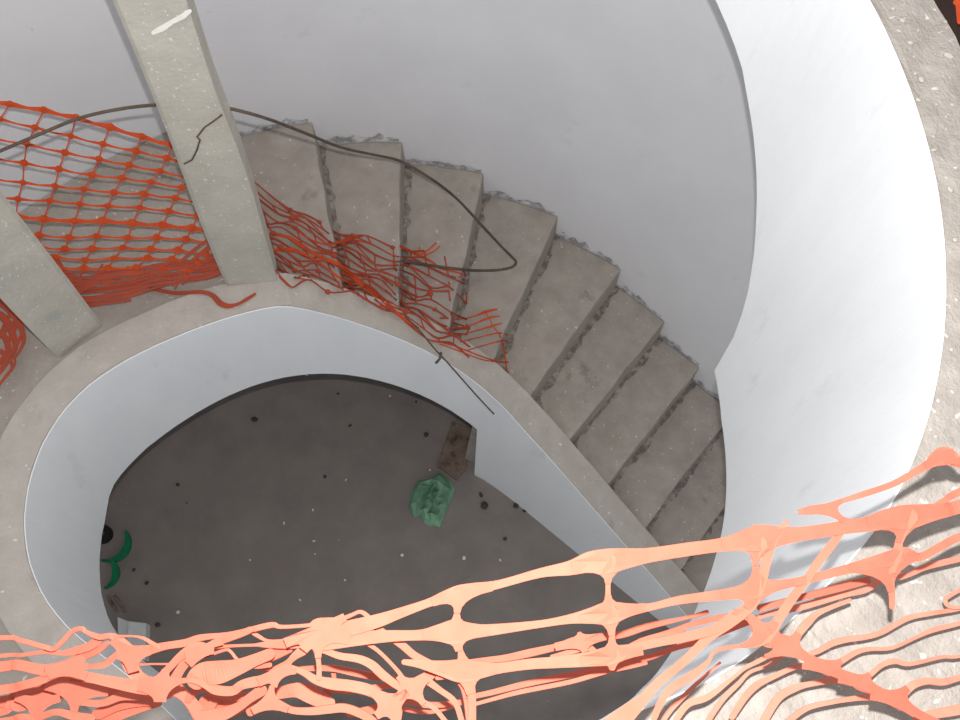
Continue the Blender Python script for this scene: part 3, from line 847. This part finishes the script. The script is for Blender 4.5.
# crumpled green bag
cb = gp(432, 500)
ring = [(409,506),(412,492),(418,482),(430,477),(440,474),(448,480),(455,488),(452,498),(450,508),(444,518),(440,526),(430,525),(424,523),(419,517),(413,519)]
pts = [gp(*q) for q in ring]
cen = sum(pts, Vector())/len(pts); mb = MB(); rows = []
rb_ = random.Random(5)
for j, (sc, hz) in enumerate(((1.0, .02), (.86, .22), (.66, .36), (.42, .30), (.2, .48))):
    rows.append([Vector((*(cen.lerp(p, sc*rb_.uniform(.93, 1.07))).xy, hz*rb_.uniform(.45, 1.5))) for p in pts])
mb.grid(rows, closed_v=True); b = len(mb.v); mb.v.append(Vector((cen.x, cen.y, .35)))
for k in range(len(pts)): mb.f.append((b, b-len(pts)+k, b-len(pts)+(k+1) % len(pts)))
bag = mb.build('plastic_bag', m_bag, base=(cen.x, cen.y, 0)); tag(bag, 'crumpled green plastic bag on the dusty ground floor', 'bag')
# brown board beside the end of the white wall
mb = MB(); q = [gp(*p) for p in ((452,422),(471,430),(470,447),(466,470),(457,481),(437,467))]
mb.prism([(p.x, p.y) for p in q], 0.0, .12)
tag(mb.build('wooden_board', m_board, base=(q[0].x, q[0].y, 0), bevel=.004), 'stained brown board lying on the ground floor beside the white wall end', 'board')
# curved green strips
def curved_strip(cx, cy, r, a0, a1, w, label):
    mb = MB(); c = gp(cx, cy); n = 18; rows = []
    k = (gp(cx+10, cy)-c).length/10
    ux = (gp(cx+10, cy)-c).normalized(); uy = (gp(cx, cy+10)-c).normalized()
    for i in range(n+1):
        u = i/n; a = math.radians(a0+(a1-a0)*u); h = w*(.35+.65*math.sin(math.pi*min(1, u*1.15)))*.5
        d = ux*math.cos(a)+uy*math.sin(a)
        i_, o_ = c+d*(r-h)*k, c+d*(r+h)*k
        rows.append([Vector((i_.x, i_.y, .0)), Vector((i_.x, i_.y, .16)), Vector((o_.x, o_.y, .22)), Vector((o_.x, o_.y, .0))])
    mb.grid(rows, closed_v=True); b = len(mb.v)
    mb.f += [(0, 1, 2, 3), (b-1, b-2, b-3, b-4)]
    tag(mb.build('plastic_strip', m_green, base=(c.x, c.y, 0)), label, 'strip', 'curved green strips on the ground floor')
curved_strip(108, 541, 21, -28, 104, 7.5, 'curved green strip on the ground floor nearer the black pipe')
curved_strip(100, 573, 17, -50, 70, 7, 'curved green strip on the ground floor nearer the brown sticks')
# short dark pipe
c = gp(104, 535); mb = MB(); n = 24
prof = [(.10, 0), (.30, 0), (.30, .3), (.27, .36), (.12, .36), (.1, .3)]
mb.grid([[Vector((c.x+r*math.cos(2*math.pi*k/n), c.y+r*math.sin(2*math.pi*k/n), z)) for k in range(n)] for r, z in prof], closed_u=True, closed_v=True)
tag(mb.build('pipe', m_dark, base=(c.x, c.y, 0)), 'short black pipe piece standing on the ground floor by the green rolls', 'pipe')
for (x0, y0, x1, y1, r, lab) in ((108,597,117,612,.06,'brown stick on the ground floor, the left one above the pale block'), (115,596,126,612,.055,'brown stick on the ground floor, the right one above the pale block')):
    a, b = gp(x0, y0), gp(x1, y1); a.z = b.z = r
    mb = MB(); mb.tube([a, a.lerp(b, .5)+Vector((.02, 0, .01)), b], [r, r*.9, r*.8], 7)
    tag(mb.build('wooden_stick', m_board, base=(a.x, a.y, 0)), lab, 'stick', 'sticks on the ground floor')
# pale hollow block
A, B, Cc, D = gp(128, 621, .55), gp(146, 623, .55), gp(145, 660, .55), gp(126, 657, .55)
mb = MB(); mb.prism([(p.x, p.y) for p in (A, B, Cc, D)], 0, .55)
A2, D2 = gp(118, 617, .3), gp(119, 650, .3)
mb.prism([(p.x, p.y) for p in (A2, A, D, D2)], 0, .38)
tag(mb.build('concrete_block', m_block, base=(A.x, A.y, 0), bevel=.004), 'pale grey block on the ground floor under the white landing edge', 'block')
# clods and chips
def lump(name, p, r, mat_, label, cat, group, flat_=.6):
    mb = MB(); n = 8; rows = []
    sx, sy, ro = rb_.uniform(.8, 1.4), rb_.uniform(.7, 1.1), rb_.uniform(0, 3)
    for j in range(6):
        a = math.pi*j/5; rows.append([])
        for k in range(n):
            q = 2*math.pi*k/n; w = r*rb_.uniform(.82, 1.15)
            x, y = math.sin(a)*math.cos(q)*sx*w, math.sin(a)*math.sin(q)*sy*w
            rows[-1].append(p+Vector((x*math.cos(ro)-y*math.sin(ro), x*math.sin(ro)+y*math.cos(ro), r*flat_*(1-math.cos(a))*.9)))
    mb.grid(rows, closed_v=True)
    tag(mb.build(name, mat_, base=p, smooth=True), label, cat, group)
for x, y, r in ((426,435,.13),(255,420,.15),(350,426,.09),(178,485,.1),(484,506,.2),(481,495,.12),(505,539,.11),(516,506,.13),(525,511,.12),(325,477,.08),(147,583,.09),(158,625,.12),(134,570,.07),(338,394,.07),(416,402,.06),(187,503,.05)):
    lump('dirt_clod', gp(x, y), r*.7, m_clod, 'small dark clod of dirt on the dusty ground floor', 'clod', 'dirt clods on the ground floor')
for x, y, r in ((402,555,.1),(313,510,.06),(314,541,.06),(284,523,.06),(346,480,.05),(178,612,.09),(464,558,.1),(390,396,.06),(250,560,.05),(300,600,.06),(345,580,.05),(315,554,.05),(430,470,.05),(500,560,.06)):
    lump('pale_chip', gp(x, y), r*.75, m_chip, 'small pale chip of plaster on the dusty ground floor', 'chip', 'plaster chips on the ground floor', .4)
# crumbs on the upper landing
for x, y, r in ((902,21,.075),(910,43,.06),(948,56,.085),(893,9,.05),(921,80,.07),(918,100,.05),(952,105,.05),(934,150,.05),(950,190,.06),(955,240,.05),(946,178,.045),(956,300,.05),(951,350,.04),(952,392,.04),(930,430,.04),(905,30,.04),(945,22,.04)):
    lump('mortar_crumb', at_z(x, y, ZU), r*.55, m_crumb, 'pale crumb of mortar on the narrow sandy concrete top at right', 'crumb', 'mortar crumbs on the upper landing', .35)

# ------------------------------------------------------------------ added dark filler and net scrap beside the upper landing
a, b = at_z(934, -14, ZU-.5), at_z(966, 46, ZU-.5)
d = (b-a).normalized(); nn = Vector((d.y, -d.x, 0))
if nn.dot(Vector((1, 0, 0))) < 0: nn = -nn
mb = MB(); q = [a-d*1.5, b+d*.6, b+d*.6+nn*1.1, a-d*1.5+nn*1.1]
q = [p+nn*.03 for p in q]
mb.prism([(p.x, p.y) for p in q], ZU-1.0, ZU-.35)  # invented box, keeps the strip beside the landing dark under the flash
tag(mb.build('dark_filler', m_filler, base=(q[0].x, q[0].y, ZU-1.0), bevel=.005), 'added dark brown filler beside the narrow concrete top at the upper right corner', 'board')
mb = MB()
zz = ZU-.30
for P in (((957,-12),(958,0),(959,10),(960,22)), ((961,-10),(962,4),(964,20)), ((956,2),(960,5),(966,8))):
    pp = [at_z(x, y, zz) for x, y in P]
    ribbon(mb, pp, [.06]*len(pp), .03)
tag(mb.build('net_scrap', m_net2, base=at_z(958, 0, zz), merge=False), 'scrap of orange net on the dark filler at the upper right corner', 'net')

# ------------------------------------------------------------------ light
def lamp(name, typ, loc, energy, **kw):
    l = bpy.data.lights.new(name, typ); l.energy = energy
    for k, v in kw.items(): setattr(l, k, v)
    o = bpy.data.objects.new(name, l); COL.objects.link(o); o.location = loc; return o
fl = EYE*S + (M @ Vector((.012, .105, .01)))
lamp('camera_flash', 'POINT', fl, 200, shadow_soft_size=.012, color=(1.0, .985, .97))
w = bpy.data.worlds.new('World'); SC.world = w; w.use_nodes = True
bg = w.node_tree.nodes['Background']; bg.inputs['Color'].default_value = (.93, .96, 1, 1); bg.inputs['Strength'].default_value = .66

cam = bpy.data.cameras.new('camera'); co = bpy.data.objects.new('camera', cam); COL.objects.link(co)
cam.sensor_width = 36; cam.lens = 36*FPX/960; cam.clip_start = .02
co.matrix_world = Matrix.Translation(EYE*S) @ M.to_4x4()
SC.camera = co
for o in EMPT:
    if '_o' in o: del o['_o']
SC.view_settings.view_transform = 'Standard'; SC.view_settings.look = 'None'; SC.view_settings.gamma = 1; SC.view_settings.exposure = 0
SC.view_settings.use_curve_mapping = False
